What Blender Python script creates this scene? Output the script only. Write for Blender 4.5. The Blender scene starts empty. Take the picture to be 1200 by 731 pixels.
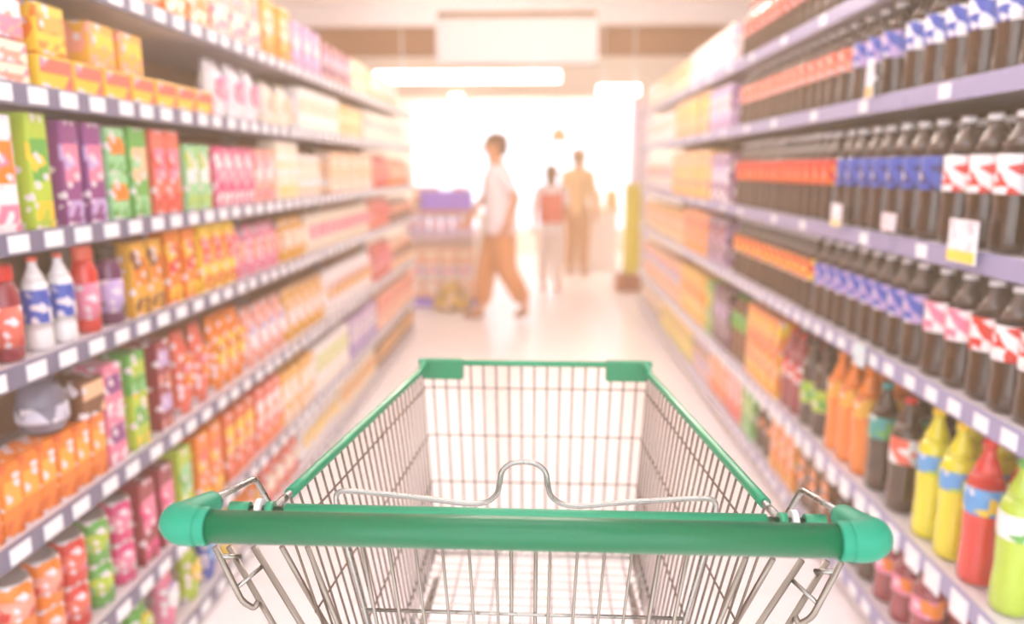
import bpy, bmesh, math, random
from mathutils import Vector, Matrix
random.seed(11)
SC = bpy.context.scene
COL = SC.collection
PI = math.pi
R = math.radians

# ------------------------------------------------------------------ camera
F = 900.0
CAMH = 1.40
TH = math.atan(168.5 / F)
PH = math.atan(32 * math.cos(TH) / F)
cam_data = bpy.data.cameras.new('camera')
cam = bpy.data.objects.new('camera', cam_data)
COL.objects.link(cam)
cam.location = (0, 0, CAMH)
cam.rotation_euler = (PI / 2 - TH, 0, PH)
cam_data.sensor_width = 36
cam_data.lens = 36 * F / 1200.0
cam_data.clip_start = 0.02
cam_data.clip_end = 100
AF = 12.0                                   # aperture in focal-pixel units
cam_data.dof.use_dof = True
cam_data.dof.focus_distance = 0.88
cam_data.dof.aperture_fstop = (cam_data.lens / 1000) / (AF / F)
cam_data.dof.aperture_blades = 0
SC.camera = cam
CM = cam.rotation_euler.to_matrix()


def W(px, py, y):
    """world point at depth y (along the aisle) that the photo shows at px, py"""
    v = CM @ Vector(((px - 600) / F, (365.5 - py) / F, -1))
    return Vector((0, 0, CAMH)) + v * (y / v.y)


# ------------------------------------------------------------------ materials
_mats = {}


def srgb(c):
    def f(v):
        v /= 255.0
        return v / 12.92 if v <= 0.04045 else ((v + 0.055) / 1.055) ** 2.4
    return (f(c[0]), f(c[1]), f(c[2]), 1)


def nodes(name):
    m = bpy.data.materials.new(name)
    m.use_nodes = True
    nt = m.node_tree
    return m, nt, nt.nodes['Principled BSDF']


def plain(c, rough=0.5, metal=0.0, coat=0.0, var=0.06, spec=0.5):
    key = ('p', c, rough, metal, coat, var)
    if key in _mats:
        return _mats[key]
    m, nt, b = nodes('paint_%d_%d_%d' % tuple(c))
    b.inputs['Roughness'].default_value = rough
    b.inputs['Metallic'].default_value = metal
    b.inputs['Coat Weight'].default_value = coat
    b.inputs['Coat Roughness'].default_value = 0.08
    b.inputs['Specular IOR Level'].default_value = spec
    if var > 0:
        tc = nt.nodes.new('ShaderNodeTexCoord')
        n = nt.nodes.new('ShaderNodeTexNoise')
        n.inputs['Scale'].default_value = 22
        nt.links.new(tc.outputs['Object'], n.inputs['Vector'])
        mx = nt.nodes.new('ShaderNodeMix')
        mx.data_type = 'RGBA'
        a = srgb(c)
        mx.inputs['A'].default_value = tuple(max(0, v * (1 - var * 2)) for v in a[:3]) + (1,)
        mx.inputs['B'].default_value = tuple(min(1, v * (1 + var)) for v in a[:3]) + (1,)
        nt.links.new(n.outputs['Fac'], mx.inputs['Factor'])
        nt.links.new(mx.outputs['Result'], b.inputs['Base Color'])
    else:
        b.inputs['Base Color'].default_value = srgb(c)
    _mats[key] = m
    return m


def printed(c1, c2, scale=26, amount=0.5, rough=0.35):
    """printed packaging: blotches of a second ink over the main colour"""
    key = ('q', c1, c2, scale, amount)
    if key in _mats:
        return _mats[key]
    m, nt, b = nodes('print_%d_%d_%d' % tuple(c1))
    g = lambda c: tuple(v * 0.93 + 0.07 * (0.6 * sum(c) / 3 + 60) for v in c)
    c1, c2 = g(c1), g(c2)
    b.inputs['Roughness'].default_value = rough
    tc = nt.nodes.new('ShaderNodeTexCoord')
    v = nt.nodes.new('ShaderNodeTexVoronoi')
    v.inputs['Scale'].default_value = scale
    nt.links.new(tc.outputs['Object'], v.inputs['Vector'])
    sp = nt.nodes.new('ShaderNodeSeparateColor')
    nt.links.new(v.outputs['Color'], sp.inputs['Color'])
    cr = nt.nodes.new('ShaderNodeMath')
    cr.operation = 'LESS_THAN'
    cr.inputs[1].default_value = amount
    nt.links.new(sp.outputs['Red'], cr.inputs[0])
    mx = nt.nodes.new('ShaderNodeMix')
    mx.data_type = 'RGBA'
    mx.inputs['A'].default_value = srgb(c1)
    mx.inputs['B'].default_value = srgb(c2)
    nt.links.new(cr.outputs[0], mx.inputs['Factor'])
    # small pale print (captions, vignettes) scattered over it
    v2 = nt.nodes.new('ShaderNodeTexVoronoi')
    v2.inputs['Scale'].default_value = scale * 2.3
    nt.links.new(tc.outputs['Object'], v2.inputs['Vector'])
    s2 = nt.nodes.new('ShaderNodeSeparateColor')
    nt.links.new(v2.outputs['Color'], s2.inputs['Color'])
    c3 = nt.nodes.new('ShaderNodeMath')
    c3.operation = 'LESS_THAN'
    c3.inputs[1].default_value = 0.09
    nt.links.new(s2.outputs['Green'], c3.inputs[0])
    m3 = nt.nodes.new('ShaderNodeMix')
    m3.data_type = 'RGBA'
    m3.inputs['B'].default_value = srgb((238, 224, 228))
    nt.links.new(mx.outputs['Result'], m3.inputs['A'])
    nt.links.new(c3.outputs[0], m3.inputs['Factor'])
    nt.links.new(m3.outputs['Result'], b.inputs['Base Color'])
    _mats[key] = m
    return m


def emit(c, s, key=None):
    m = bpy.data.materials.new('lamp_glow')
    m.use_nodes = True
    nt = m.node_tree
    nt.nodes.remove(nt.nodes['Principled BSDF'])
    e = nt.nodes.new('ShaderNodeEmission')
    e.inputs['Color'].default_value = srgb(c)
    e.inputs['Strength'].default_value = s
    nt.links.new(e.outputs[0], nt.nodes['Material Output'].inputs['Surface'])
    return m


def steel(name, c, rough):
    m, nt, b = nodes(name)
    b.inputs['Base Color'].default_value = srgb(c)
    b.inputs['Metallic'].default_value = 1
    tc = nt.nodes.new('ShaderNodeTexCoord')
    n = nt.nodes.new('ShaderNodeTexNoise')
    n.inputs['Scale'].default_value = 60
    mr = nt.nodes.new('ShaderNodeMapRange')
    mr.inputs['To Min'].default_value = rough - 0.05
    mr.inputs['To Max'].default_value = rough + 0.08
    nt.links.new(tc.outputs['Object'], n.inputs['Vector'])
    nt.links.new(n.outputs['Fac'], mr.inputs['Value'])
    nt.links.new(mr.outputs['Result'], b.inputs['Roughness'])
    return m


# ------------------------------------------------------------------ mesh builder
def round_path(pts, rad, n=6):
    pts = [Vector(p) for p in pts]
    out = [pts[0]]
    for i in range(1, len(pts) - 1):
        a, b, c = pts[i - 1], pts[i], pts[i + 1]
        r = min(rad, (a - b).length * 0.49, (c - b).length * 0.49)
        p, q = b + (a - b).normalized() * r, b + (c - b).normalized() * r
        for k in range(n + 1):
            t = k / n
            out.append(p * (1 - t) ** 2 + b * 2 * t * (1 - t) + q * t * t)
    out.append(pts[-1])
    return out


def smooth_path(pts, n=8):
    """Catmull-Rom through the points"""
    pts = [Vector(p) for p in pts]
    P = [pts[0] * 2 - pts[1]] + pts + [pts[-1] * 2 - pts[-2]]
    out = []
    for i in range(1, len(P) - 2):
        a, b, c, d = P[i - 1:i + 3]
        for k in range(n):
            t = k / n
            out.append(0.5 * ((2 * b) + (c - a) * t + (2 * a - 5 * b + 4 * c - d) * t * t + (3 * b - a - 3 * c + d) * t ** 3))
    out.append(pts[-1])
    return out


class MB:
    def __init__(s):
        s.bm = bmesh.new()
        s.mats = []

    def mi(s, m):
        if m not in s.mats:
            s.mats.append(m)
        return s.mats.index(m)

    def box(s, x0, x1, y0, y1, z0, z1, m, bev=0.0, M=None):
        idx = s.mi(m)
        r = bmesh.ops.create_cube(s.bm, size=1)
        vs = r['verts']
        for v in vs:
            v.co = Vector(((x0 + x1) / 2 + v.co.x * (x1 - x0), (y0 + y1) / 2 + v.co.y * (y1 - y0), (z0 + z1) / 2 + v.co.z * (z1 - z0)))
        fs = set(f for v in vs for f in v.link_faces)
        for f in fs:
            f.material_index = idx
        if bev > 0:
            es = list(set(e for v in vs for e in v.link_edges))
            r = bmesh.ops.bevel(s.bm, geom=es, offset=bev, segments=2, affect='EDGES', profile=0.5)
            vs = list(set(v for f in r['faces'] for v in f.verts))
            for f in r['faces']:
                f.material_index = idx
        if M is not None:
            allv = set(vs)
            for v in list(allv):
                for f in v.link_faces:
                    allv.update(f.verts)
            for v in allv:
                v.co = M @ v.co
        return s

    def tube(s, path, r, m, seg=10, cap=True, closed=False):
        idx = s.mi(m)
        path = [Vector(p) for p in path]
        rs = r if isinstance(r, (list, tuple)) else [r] * len(path)
        n = len(path)
        T = []
        for i in range(n):
            if closed:
                t = path[(i + 1) % n] - path[i - 1]
            else:
                t = path[min(i + 1, n - 1)] - path[max(i - 1, 0)]
            T.append(t.normalized())
        up = Vector((0, 0, 1)) if abs(T[0].z) < 0.9 else Vector((0, 1, 0))
        u = T[0].cross(up).normalized()
        rings = []
        for i in range(n):
            u = (u - T[i] * u.dot(T[i])).normalized()
            w = T[i].cross(u)
            rings.append([s.bm.verts.new(path[i] + (u * math.cos(2 * PI * k / seg) + w * math.sin(2 * PI * k / seg)) * rs[i]) for k in range(seg)])
        rng = range(n) if closed else range(n - 1)
        for i in rng:
            a, b = rings[i], rings[(i + 1) % n]
            for k in range(seg):
                f = s.bm.faces.new((a[k], a[(k + 1) % seg], b[(k + 1) % seg], b[k]))
                f.material_index = idx
                f.smooth = True
        if cap and not closed:
            f = s.bm.faces.new(rings[0][::-1]); f.material_index = idx
            f = s.bm.faces.new(rings[-1]); f.material_index = idx
        return s

    def lathe(s, prof, m, seg=20, M=None, sx=1.0, sy=1.0, power=None):
        """prof: (radius, z) list, closed at both ends with a face"""
        idx = s.mi(m)
        rings = []
        for r, z in prof:
            ring = []
            for k in range(seg):
                a = 2 * PI * k / seg
                c, sn = math.cos(a), math.sin(a)
                if power:
                    q = (abs(c) ** power + abs(sn) ** power) ** (-1 / power)
                    c, sn = c * q, sn * q
                p = Vector((c * r * sx, sn * r * sy, z))
                ring.append(s.bm.verts.new(M @ p if M is not None else p))
            rings.append(ring)
        for a, b in zip(rings, rings[1:]):
            for k in range(seg):
                f = s.bm.faces.new((a[k], a[(k + 1) % seg], b[(k + 1) % seg], b[k]))
                f.material_index = idx
                f.smooth = True
        f = s.bm.faces.new(rings[0][::-1]); f.material_index = idx
        f = s.bm.faces.new(rings[-1]); f.material_index = idx
        return s

    def ball(s, c, r, m, sc=(1, 1, 1), u=16, v=10):
        idx = s.mi(m)
        q = bmesh.ops.create_uvsphere(s.bm, u_segments=u, v_segments=v, radius=r)
        for ve in q['verts']:
            ve.co = Vector((ve.co.x * sc[0], ve.co.y * sc[1], ve.co.z * sc[2])) + Vector(c)
        for f in set(f for ve in q['verts'] for f in ve.link_faces):
            f.material_index = idx
            f.smooth = True
        return s

    def mesh(s, name):
        me = bpy.data.meshes.new(name)
        bmesh.ops.recalc_face_normals(s.bm, faces=s.bm.faces)
        s.bm.to_mesh(me)
        s.bm.free()
        for m in s.mats:
            me.materials.append(m)
        return me

    def build(s, name, parent=None):
        o = bpy.data.objects.new(name, s.mesh(name))
        COL.objects.link(o)
        if parent is not None:
            o.parent = parent
        return o


def tag(o, label=None, cat=None, group=None, kind=None):
    if label: o['label'] = label
    if cat: o['category'] = cat
    if group: o['group'] = group
    if kind: o['kind'] = kind
    return o


def empty(name, loc=(0, 0, 0), rz=0.0):
    o = bpy.data.objects.new(name, None)
    COL.objects.link(o)
    o.location = loc
    o.rotation_euler = (0, 0, rz)
    o.empty_display_size = 0.1
    return o


def copy_tree(o, parent=None):
    c = o.copy()
    COL.objects.link(c)
    c.parent = parent
    for ch in KIDS.get(o.name, []):
        copy_tree_child(ch, c)
    return c


def copy_tree_child(o, parent):
    c = o.copy()
    COL.objects.link(c)
    c.parent = parent
    for ch in KIDS.get(o.name, []):
        copy_tree_child(ch, c)


KIDS = {}


def kids_register(o):
    """remember the children of a prototype, so that copying stays quick"""
    ks = [x for x in COL.objects if x.parent is o]
    KIDS[o.name] = ks
    for k in ks:
        kids_register(k)


# ------------------------------------------------------------------ common materials
M_steel = steel('bright_zinc_wire', (168, 166, 160), 0.26)
M_bar = steel('thick_zinc_bar', (150, 140, 130), 0.34)
M_wire = steel('dull_zinc_wire', (118, 106, 96), 0.4)
M_grip = plain((0, 104, 66), 0.3, 0, 0.35, 0.0, 0.25)
M_cap = plain((0, 142, 110), 0.4, 0, 0.1, 0.02, 0.3)
M_rail = plain((0, 142, 100), 0.35, 0, 0.3, 0.02)
M_white_pl = plain((235, 235, 235), 0.4)
M_black = plain((35, 35, 38), 0.6)

# ------------------------------------------------------------------ room
XL, XR = -5.0, 5.0
YB, YF = -1.5, 13.0
CEIL = 3.05


def floor_mat():
    m, nt, b = nodes('polished_floor_tiles')
    tc = nt.nodes.new('ShaderNodeTexCoord')
    br = nt.nodes.new('ShaderNodeTexBrick')
    br.inputs['Scale'].default_value = 1.0
    br.inputs['Brick Width'].default_value = 0.6
    br.inputs['Row Height'].default_value = 0.6
    br.inputs['Mortar Size'].default_value = 0.003
    br.offset = 0.0
    br.inputs['Color1'].default_value = srgb((250, 242, 242))
    br.inputs['Color2'].default_value = srgb((247, 239, 239))
    br.inputs['Mortar'].default_value = srgb((226, 214, 212))
    nt.links.new(tc.outputs['Object'], br.inputs['Vector'])
    nt.links.new(br.outputs['Color'], b.inputs['Base Color'])
    b.inputs['Roughness'].default_value = 0.28
    return m


def ceiling_mat():
    m, nt, b = nodes('ceiling_panels')
    tc = nt.nodes.new('ShaderNodeTexCoord')
    br = nt.nodes.new('ShaderNodeTexBrick')
    br.inputs['Scale'].default_value = 1.0
    br.inputs['Brick Width'].default_value = 1.2
    br.inputs['Row Height'].default_value = 0.6
    br.inputs['Mortar Size'].default_value = 0.01
    br.offset = 0.0
    br.inputs['Color1'].default_value = srgb((244, 232, 230))
    br.inputs['Color2'].default_value = srgb((240, 228, 226))
    br.inputs['Mortar'].default_value = srgb((214, 200, 196))
    nt.links.new(tc.outputs['Object'], br.inputs['Vector'])
    nt.links.new(br.outputs['Color'], b.inputs['Base Color'])
    b.inputs['Roughness'].default_value = 0.8
    return m


tag(MB().box(XL, XR, YB, YF, -0.1, 0, floor_mat()).build('floor'), kind='structure')
tag(MB().box(XL, XR, YB, YF, CEIL, CEIL + 0.1, ceiling_mat()).build('ceiling'), kind='structure')
M_wall = plain((240, 226, 214), 0.8)
tag(MB().box(XL - 0.1, XL, YB, YF, 0, CEIL, M_wall).build('wall_left'), kind='structure')
tag(MB().box(XR, XR + 0.1, YB, YF, 0, CEIL, M_wall).build('wall_right'), kind='structure')
# far wall with a wide shop window
WX0, WX1, WZ0, WZ1 = -2.15, 1.72, 0.35, 2.52
b = MB()
b.box(XL, WX0, YF, YF + 0.15, 0, CEIL, M_wall).box(WX1, XR, YF, YF + 0.15, 0, CEIL, M_wall)
b.box(WX0, WX1, YF, YF + 0.15, 0, WZ0, M_wall).box(WX0, WX1, YF, YF + 0.15, WZ1, CEIL, M_wall)
tag(b.build('wall_back'), kind='structure')
M_alu = plain((232, 226, 230), 0.4)
wf = empty('window_1', (0, YF, 0)); tag(wf, kind='structure')
b = MB()
b.box(WX0, WX1, 0.0, 0.08, WZ0, WZ0 + 0.06, M_alu).box(WX0, WX1, 0, 0.08, WZ1 - 0.06, WZ1, M_alu)
for i in range(5):
    x = WX0 + (WX1 - WX0 - 0.05) * i / 4
    b.box(x, x + 0.05, 0, 0.08, WZ0 + 0.06, WZ1 - 0.06, M_alu)
b.build('window_frame', wf)
glass, nt, bs = nodes('window_glass')
bs.inputs['Transmission Weight'].default_value = 1.0
bs.inputs['Roughness'].default_value = 0.0
bs.inputs['IOR'].default_value = 1.02
MB().box(WX0, WX1, 0.035, 0.045, WZ0 + 0.06, WZ1 - 0.06, glass).build('window_pane', wf)

# bulkhead over the end of the aisle: soffit shade painted brown, above a pale beam
M_shade_brown = plain((142, 60, 10), 0.6, var=0.12)
tag(MB().box(XL, XR, 9.2, 9.3, 2.65, CEIL, M_shade_brown).build('trim_1'), kind='structure')
tag(MB().box(XL, XR, 9.15, 9.35, 2.21, 2.65, plain((244, 226, 208), 0.7)).build('trim_2'), kind='structure')
# near ceiling drop in front of it, pale
tag(MB().box(XL, XR, 8.3, 8.45, 2.86, CEIL, plain((244, 232, 230), 0.8)).build('trim_3'), kind='structure')

# ------------------------------------------------------------------ lights
M_tube = emit((255, 240, 226), 30)


def luminaire(x, y, z, w, d, label, group=None, drop=True, m=M_tube, rods=None):
    t = empty('ceiling_light', (x, y, z))
    tag(t, label, 'light', group)
    h = MB()
    h.box(-w / 2, w / 2, -d / 2, d / 2, 0.0, 0.012, M_white_pl, 0.003)
    if drop:
        for sx in (-1, 1):
            h.tube([(sx * w * 0.35, 0, 0.05), (sx * w * 0.35, 0, CEIL - z)], 0.006, M_white_pl, 8)
    h.build('housing', t)
    dd = MB()
    dd.box(-w / 2 + 0.01, w / 2 - 0.01, -d / 2 + 0.01, d / 2 - 0.01, -0.05, 0.0, m, 0.015)
    dd.box(-w / 2 + 0.01, w / 2 - 0.01, -d / 2 + 0.01, d / 2 - 0.01, 0.0125, 0.05, m, 0.012)  # upper glowing slab added to brighten the ceiling
    dd.build('diffuser', t)
    return t


for yy, lab in ((-0.6, 'long flush ceiling light over the shopping cart handle'), (1.0, 'long flush ceiling light between the ends of the two shelving runs'),
                (2.8, 'long flush ceiling light halfway along the aisle'), (4.8, 'long flush ceiling light over the far half of the aisle')):
    luminaire(0, yy, CEIL - 0.40, 2.2, 0.10, lab.replace('flush', 'hanging'), m=emit({-0.6: (246, 248, 255), 1.0: (248, 248, 255), 2.8: (255, 246, 240), 4.8: (255, 236, 216)}[yy], {-0.6: 9, 1.0: 11, 2.8: 19, 4.8: 54}[yy]))
luminaire(*(W(548, 90, 7.9)), 1.86, 0.16, 'wide glowing light bar hanging under the white sign box', m=emit((255, 250, 244), 6))
luminaire(*(W(725, 106, 8.4)), 0.46, 0.16, 'short glowing lamp hanging beside the wide light bar', m=emit((255, 250, 244), 6))
luminaire(*(W(535, 116, 8.9)), 0.16, 0.12, 'tiny round lamp hanging behind the wide light bar', m=emit((255, 246, 220), 6))
luminaire(0, 11.3, CEIL - 0.4, 5.0, 0.12, 'hanging ceiling light beyond the brown bulkhead', m=emit((255, 236, 214), 60))

# outside daylight: the sky behind the shop window; rear left open for frontal fill
w = bpy.data.worlds.new('daylight')
SC.world = w
w.use_nodes = True
bg = w.node_tree.nodes['Background']
bg.inputs['Color'].default_value = (0.97, 0.97, 1.0, 1)
bg.inputs['Strength'].default_value = 2.7

# ------------------------------------------------------------------ shelving
M_shelf = plain((226, 218, 222), 0.4)
M_back = plain((196, 160, 132), 0.7)  # white panel's shade and warm flare put into this tan
M_up = plain((214, 204, 204), 0.45)
M_railL = plain((118, 114, 138), 0.45)
M_railR = plain((158, 152, 188), 0.4)
M_tag = plain((250, 248, 250), 0.5)
M_tagp = plain((250, 226, 230), 0.5)
M_tagy = plain((250, 222, 110), 0.5)


def shelving_unit(length, levels, top, depth, rail_mat, rail_h, tag_w, tag_gap, tag_h, name='shelving_unit', dense=None, back_mat=None, big=()):
    """origin at the aisle-side foot, at y = 0 .. length; front edge on x = 0, shelves reach to +x"""
    t = empty(name)
    MB().box(depth, depth + 0.03, 0.002, length - 0.002, 0.0, top, back_mat or M_back).build('back_panel', t)
    for yy in (0.0, length - 0.03):
        MB().box(depth - 0.06, depth, yy + 0.002, yy + 0.028, 0.0, top, M_up).build('upright', t)
    MB().box(0.03, depth, 0.004, length - 0.004, 0.0, max(0.02, levels[-1] - 0.03), M_up).build('kick_plate', t)
    for i, z in enumerate(levels):
        s = MB().box(0.004, depth, 0.004, length - 0.004, z - 0.022, z, M_shelf, 0.002).build('shelf', t)
        MB().box(-0.006, 0.004, 0.002, length - 0.002, z - rail_h, z + 0.004, rail_mat, 0.002).build('price_rail', s)
        tw, tg = (tag_w, tag_gap) if (dense is None or i in dense) else (tag_w, tag_gap * 3)
        n = int(length / tg)
        proto = None
        for k in range(n):
            yy = (k + 0.5) * length / n + random.uniform(-0.2, 0.2) * (tg - tw)
            if proto is None:
                th = tag_h * (1.7 if i in big else 1.0)
                proto = MB().box(-0.0095, -0.0062, -tw / 2 * (1.3 if i in big else 1), tw / 2 * (1.3 if i in big else 1), tag_h / 2 - th, tag_h / 2, M_tag, 0.001).build('price_tag', s)
                o = proto
            else:
                o = proto.copy(); COL.objects.link(o)
                o.parent = s
            o.location = (0, yy, z - rail_h / 2 + 0.002)
    return t


LX, RX = -1.05, 1.0
L_LEV = [1.83, 1.566, 1.27, 1.006, 0.657, 0.32, 0.06]
R_LEV = [1.93, 1.606, 1.21, 0.86, 0.42, 0.12]
LB0, LBL, LBN = 1.0, 1.35, 4
RB0, RBL, RBN = 1.285, 0.915, 7
ordw = ['first', 'second', 'third', 'fourth', 'fifth', 'sixth', 'seventh']
pl = shelving_unit(LBL, L_LEV, 2.12, 0.46, M_railL, 0.042, 0.062, 0.105, 0.034)
kids_register(pl)
for i in range(LBN):
    o = pl if i == 0 else copy_tree(pl)
    # mirrored to face +x: turned half way round
    o.rotation_euler = (0, 0, PI)
    o.location = (LX, LB0 + LBL * (i + 1), 0)
    tag(o, ['grocery shelving bay nearest the cart handle, stacked with cartons and tins','second grocery shelving bay from the cart handle, with orange and coral packets','third grocery shelving bay, holding mostly pale cream and white packets','last grocery shelving bay, with red packets near the promotional stand'][i], 'shelving', 'bays of the grocery shelving')
pr = shelving_unit(RBL, R_LEV, 2.25, 0.46, M_railR, 0.046, 0.055, 0.11, 0.036, dense={4, 5, 3}, back_mat=plain((104, 74, 54), 0.7), big={4})  # back panel darkened to carry the shade between bottles
kids_register(pr)
for i in range(RBN):
    o = pr if i == 0 else copy_tree(pr)
    o.location = (RX, RB0 + RBL * i, 0)
    tag(o, 'drinks shelving bay with lavender price rails, ' + ['nearest the cart handle','second from the cart handle','third, with tall orange cartons','fourth, where dark bottles give way to boxes','fifth, holding gold and orange boxes','sixth, last but one before the yellow column','last before the yellow column'][i], 'shelving', 'bays of the drinks shelving')

# ------------------------------------------------------------------ products
# colours
C = dict(red=(222, 48, 44), coral=(238, 104, 84), pink=(240, 130, 160), hot=(226, 50, 120), salmon=(244, 160, 136), cream=(250, 236, 208), white=(248, 242, 240),
         acid=(232, 218, 30), yellow=(250, 206, 50), gold=(236, 170, 50), orange=(244, 130, 30), deep=(224, 96, 30), lime=(182, 208, 60), green=(96, 176, 72), mint=(150, 214, 150), teal=(60, 160, 150),
         blue=(64, 88, 186), sky=(90, 160, 220), navy=(40, 44, 110), purple=(140, 60, 130), plum=(110, 44, 90), lilac=(196, 166, 214), brown=(120, 72, 44), dark=(62, 36, 20),
         grey=(128, 122, 134), wine=(150, 40, 60), peach=(250, 196, 150))


def parts_carton(w, h, d, c1, c2, c3, seal=True):
    def body(b):
        b.box(-w / 2, w / 2, 0, d, 0, h, printed(C[c1], C[c3], 30, 0.22), 0.003)
    def label(b):
        b.box(-w / 2 + 0.006, w / 2 - 0.006, -0.0012, 0.001, h * 0.42, h * 0.78, printed(C[c2], C[c3], 34, 0.3))
    def stripe(b):
        b.box(-w / 2 + 0.003, w / 2 - 0.003, -0.001, 0.001, h * 0.08, h * 0.24, printed(C[c3], C[c1], 40, 0.3))
    return [('body', body), ('label', label), ('stripe', stripe)]


def parts_flat(w, h, d, c1, c2, c3):
    def body(b):
        b.box(-w / 2, w / 2, 0, d, 0, h, printed(C[c1], C[c2], 18, 0.12), 0.003)
    def label(b):
        b.box(-w / 2 + 0.004, w / 2 - 0.004, -0.0012, 0.001, h * 0.5, h * 0.92, printed(C[c2], C[c3], 30, 0.25))
    return [('body', body), ('label', label)]


def parts_can(w, h, d, c1, c2, c3):
    r = w / 2
    def body(b):
        b.lathe([(r * 0.86, 0), (r, h * 0.04), (r, h * 0.93), (r * 0.9, h)], printed(C[c1], C[c3], 34, 0.2), 20, Matrix.Translation((0, r, 0)))
    def label(b):
        b.lathe([(r * 1.015, h * 0.3), (r * 1.015, h * 0.7)], printed(C[c2], C[c3], 34, 0.3), 20, Matrix.Translation((0, r, 0)))
    def lid(b):
        b.lathe([(r * 0.93, h * 0.93), (r * 0.93, h * 1.0), (r * 0.86, h * 1.012)], plain((214, 210, 208), 0.3, 0.8), 20, Matrix.Translation((0, r, 0)))
    return [('body', body), ('label', label), ('lid', lid)]


def parts_jar(w, h, d, c1, c2, c3):
    r = w / 2
    T = Matrix.Translation((0, r, 0))
    def body(b):
        b.lathe([(r * 0.85, 0), (r, h * 0.05), (r, h * 0.68), (r * 0.8, h * 0.8), (r * 0.66, h * 0.84)], plain(C[c1], 0.2, 0, 0.6), 20, T)
    def label(b):
        b.lathe([(r * 1.012, h * 0.16), (r * 1.012, h * 0.58)], printed(C[c2], C[c3], 34, 0.3), 20, T)
    def lid(b):
        b.lathe([(r * 0.74, h * 0.84), (r * 0.76, h * 0.86), (r * 0.76, h * 0.98), (r * 0.7, h)], plain(C[c3], 0.35), 20, T)
    return [('body', body), ('label', label), ('lid', lid)]


def parts_pouch(w, h, d, c1, c2, c3):
    def body(b):
        idx = b.mi(printed(C[c1], C[c3], 24, 0.22))
        bm = b.bm
        nx, nz = 6, 9
        def pt(i, k, s):
            u, v = i / nx, k / nz
            th = (d / 2) * (math.sin(PI * u) ** 0.5) * ((1 - v ** 5) * 0.92 + 0.0) * (0.75 + 0.25 * math.sin(PI * min(1, v * 1.2)))
            x = (u - 0.5) * w * (1 - 0.06 * math.sin(PI * v))
            return Vector((x, d / 2 + s * th, v * h))
        F = [[bm.verts.new(pt(i, k, -1)) for i in range(nx + 1)] for k in range(nz + 1)]
        Bk = [[(F[k][i] if (i in (0, nx) or k == nz) else bm.verts.new(pt(i, k, 1))) for i in range(nx + 1)] for k in range(nz + 1)]
        for k in range(nz):
            for i in range(nx):
                for g, rev in ((F, 0), (Bk, 1)):
                    q = [g[k][i], g[k][i + 1], g[k + 1][i + 1], g[k + 1][i]]
                    q = list(dict.fromkeys(q))
                    if len(q) < 3: continue
                    try:
                        f = bm.faces.new(q[::-1] if rev else q)
                        f.material_index = idx; f.smooth = True
                    except ValueError:
                        pass
        bot = F[0] + Bk[0][1:-1][::-1]
        try:
            f = bm.faces.new(bot[::-1]); f.material_index = idx
        except ValueError:
            pass
    def label(b):
        idx = b.mi(printed(C[c2], C[c3], 34, 0.3))
        # rounded badge proud of the belly
        vs, n = [], 18
        for k in range(n):
            a = 2 * PI * k / n
            vs.append((math.cos(a) * w * 0.34, h * 0.5 + math.sin(a) * h * 0.2))
        fr = [b.bm.verts.new((x, -0.001 + abs(x) * 0.12, z)) for x, z in vs]
        bk = [b.bm.verts.new((x, 0.012, z)) for x, z in vs]
        f = b.bm.faces.new(fr); f.material_index = idx
        f = b.bm.faces.new(bk[::-1]); f.material_index = idx
        for k in range(n):
            f = b.bm.faces.new((fr[k], bk[k], bk[(k + 1) % n], fr[(k + 1) % n])); f.material_index = idx
    return [('body', body), ('label', label)]


def parts_bottle(w, h, d, liquid, lab, lab2, cap='white', l0=0.40, l1=0.62, clear=True, waist=True):
    r = w / 2
    T = Matrix.Translation((0, r, 0))
    m_liq = plain(C[liquid], 0.12, 0, 0.8, 0.04)
    m_clear = plain((92, 74, 66), 0.12, 0, 0.9, 0.04) if clear else m_liq
    wst = 0.93 if waist else 1.0
    def body(b):
        b.lathe([(r * 0.72, 0), (r * 0.96, h * 0.02), (r, h * 0.07), (r * 0.98, h * 0.2), (r * wst, h * 0.3), (r * 0.985, h * (l0 - 0.01)), (r * 0.985, h * (l1 + 0.01)),
                 (r * 0.97, h * 0.68), (r * 0.82, h * 0.755)], m_liq, 20, T)
    def neck(b):
        b.lathe([(r * 0.82, h * 0.755), (r * 0.6, h * 0.82), (r * 0.4, h * 0.88), (r * 0.32, h * 0.915), (r * 0.32, h * 0.94), (r * 0.4, h * 0.942), (r * 0.4, h * 0.95)], m_clear, 20, T)
    def label(b):
        b.lathe([(r * 1.0, h * l0), (r * 1.012, h * (l0 + 0.01)), (r * 1.012, h * (l1 - 0.01)), (r * 1.0, h * l1)], printed(C[lab], C[lab2], 30, 0.4), 20, T)
    def capf(b):
        b.lathe([(r * 0.38, h * 0.945), (r * 0.39, h * 0.99), (r * 0.35, h * 1.0)], plain(C[cap], 0.4), 16, T)
    return [('body', body), ('neck', neck), ('label', label), ('cap', capf)]


KIND = {
    'carton': (parts_carton, 'juice_carton', 'carton'),
    'box': (parts_carton, 'cardboard_box', 'box'),
    'flat': (parts_flat, 'snack_box', 'box'),
    'can': (parts_can, 'tin_can', 'can'),
    'jar': (parts_jar, 'glass_jar', 'jar'),
    'pouch': (parts_pouch, 'snack_pouch', 'packet'),
    'bottle': (parts_bottle, 'drink_bottle', 'bottle'),
    'cola': (parts_bottle, 'cola_bottle', 'bottle'),
    'tube': (parts_bottle, 'water_bottle', 'bottle'),
}
_proto = {}
LABELS = {}


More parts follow.
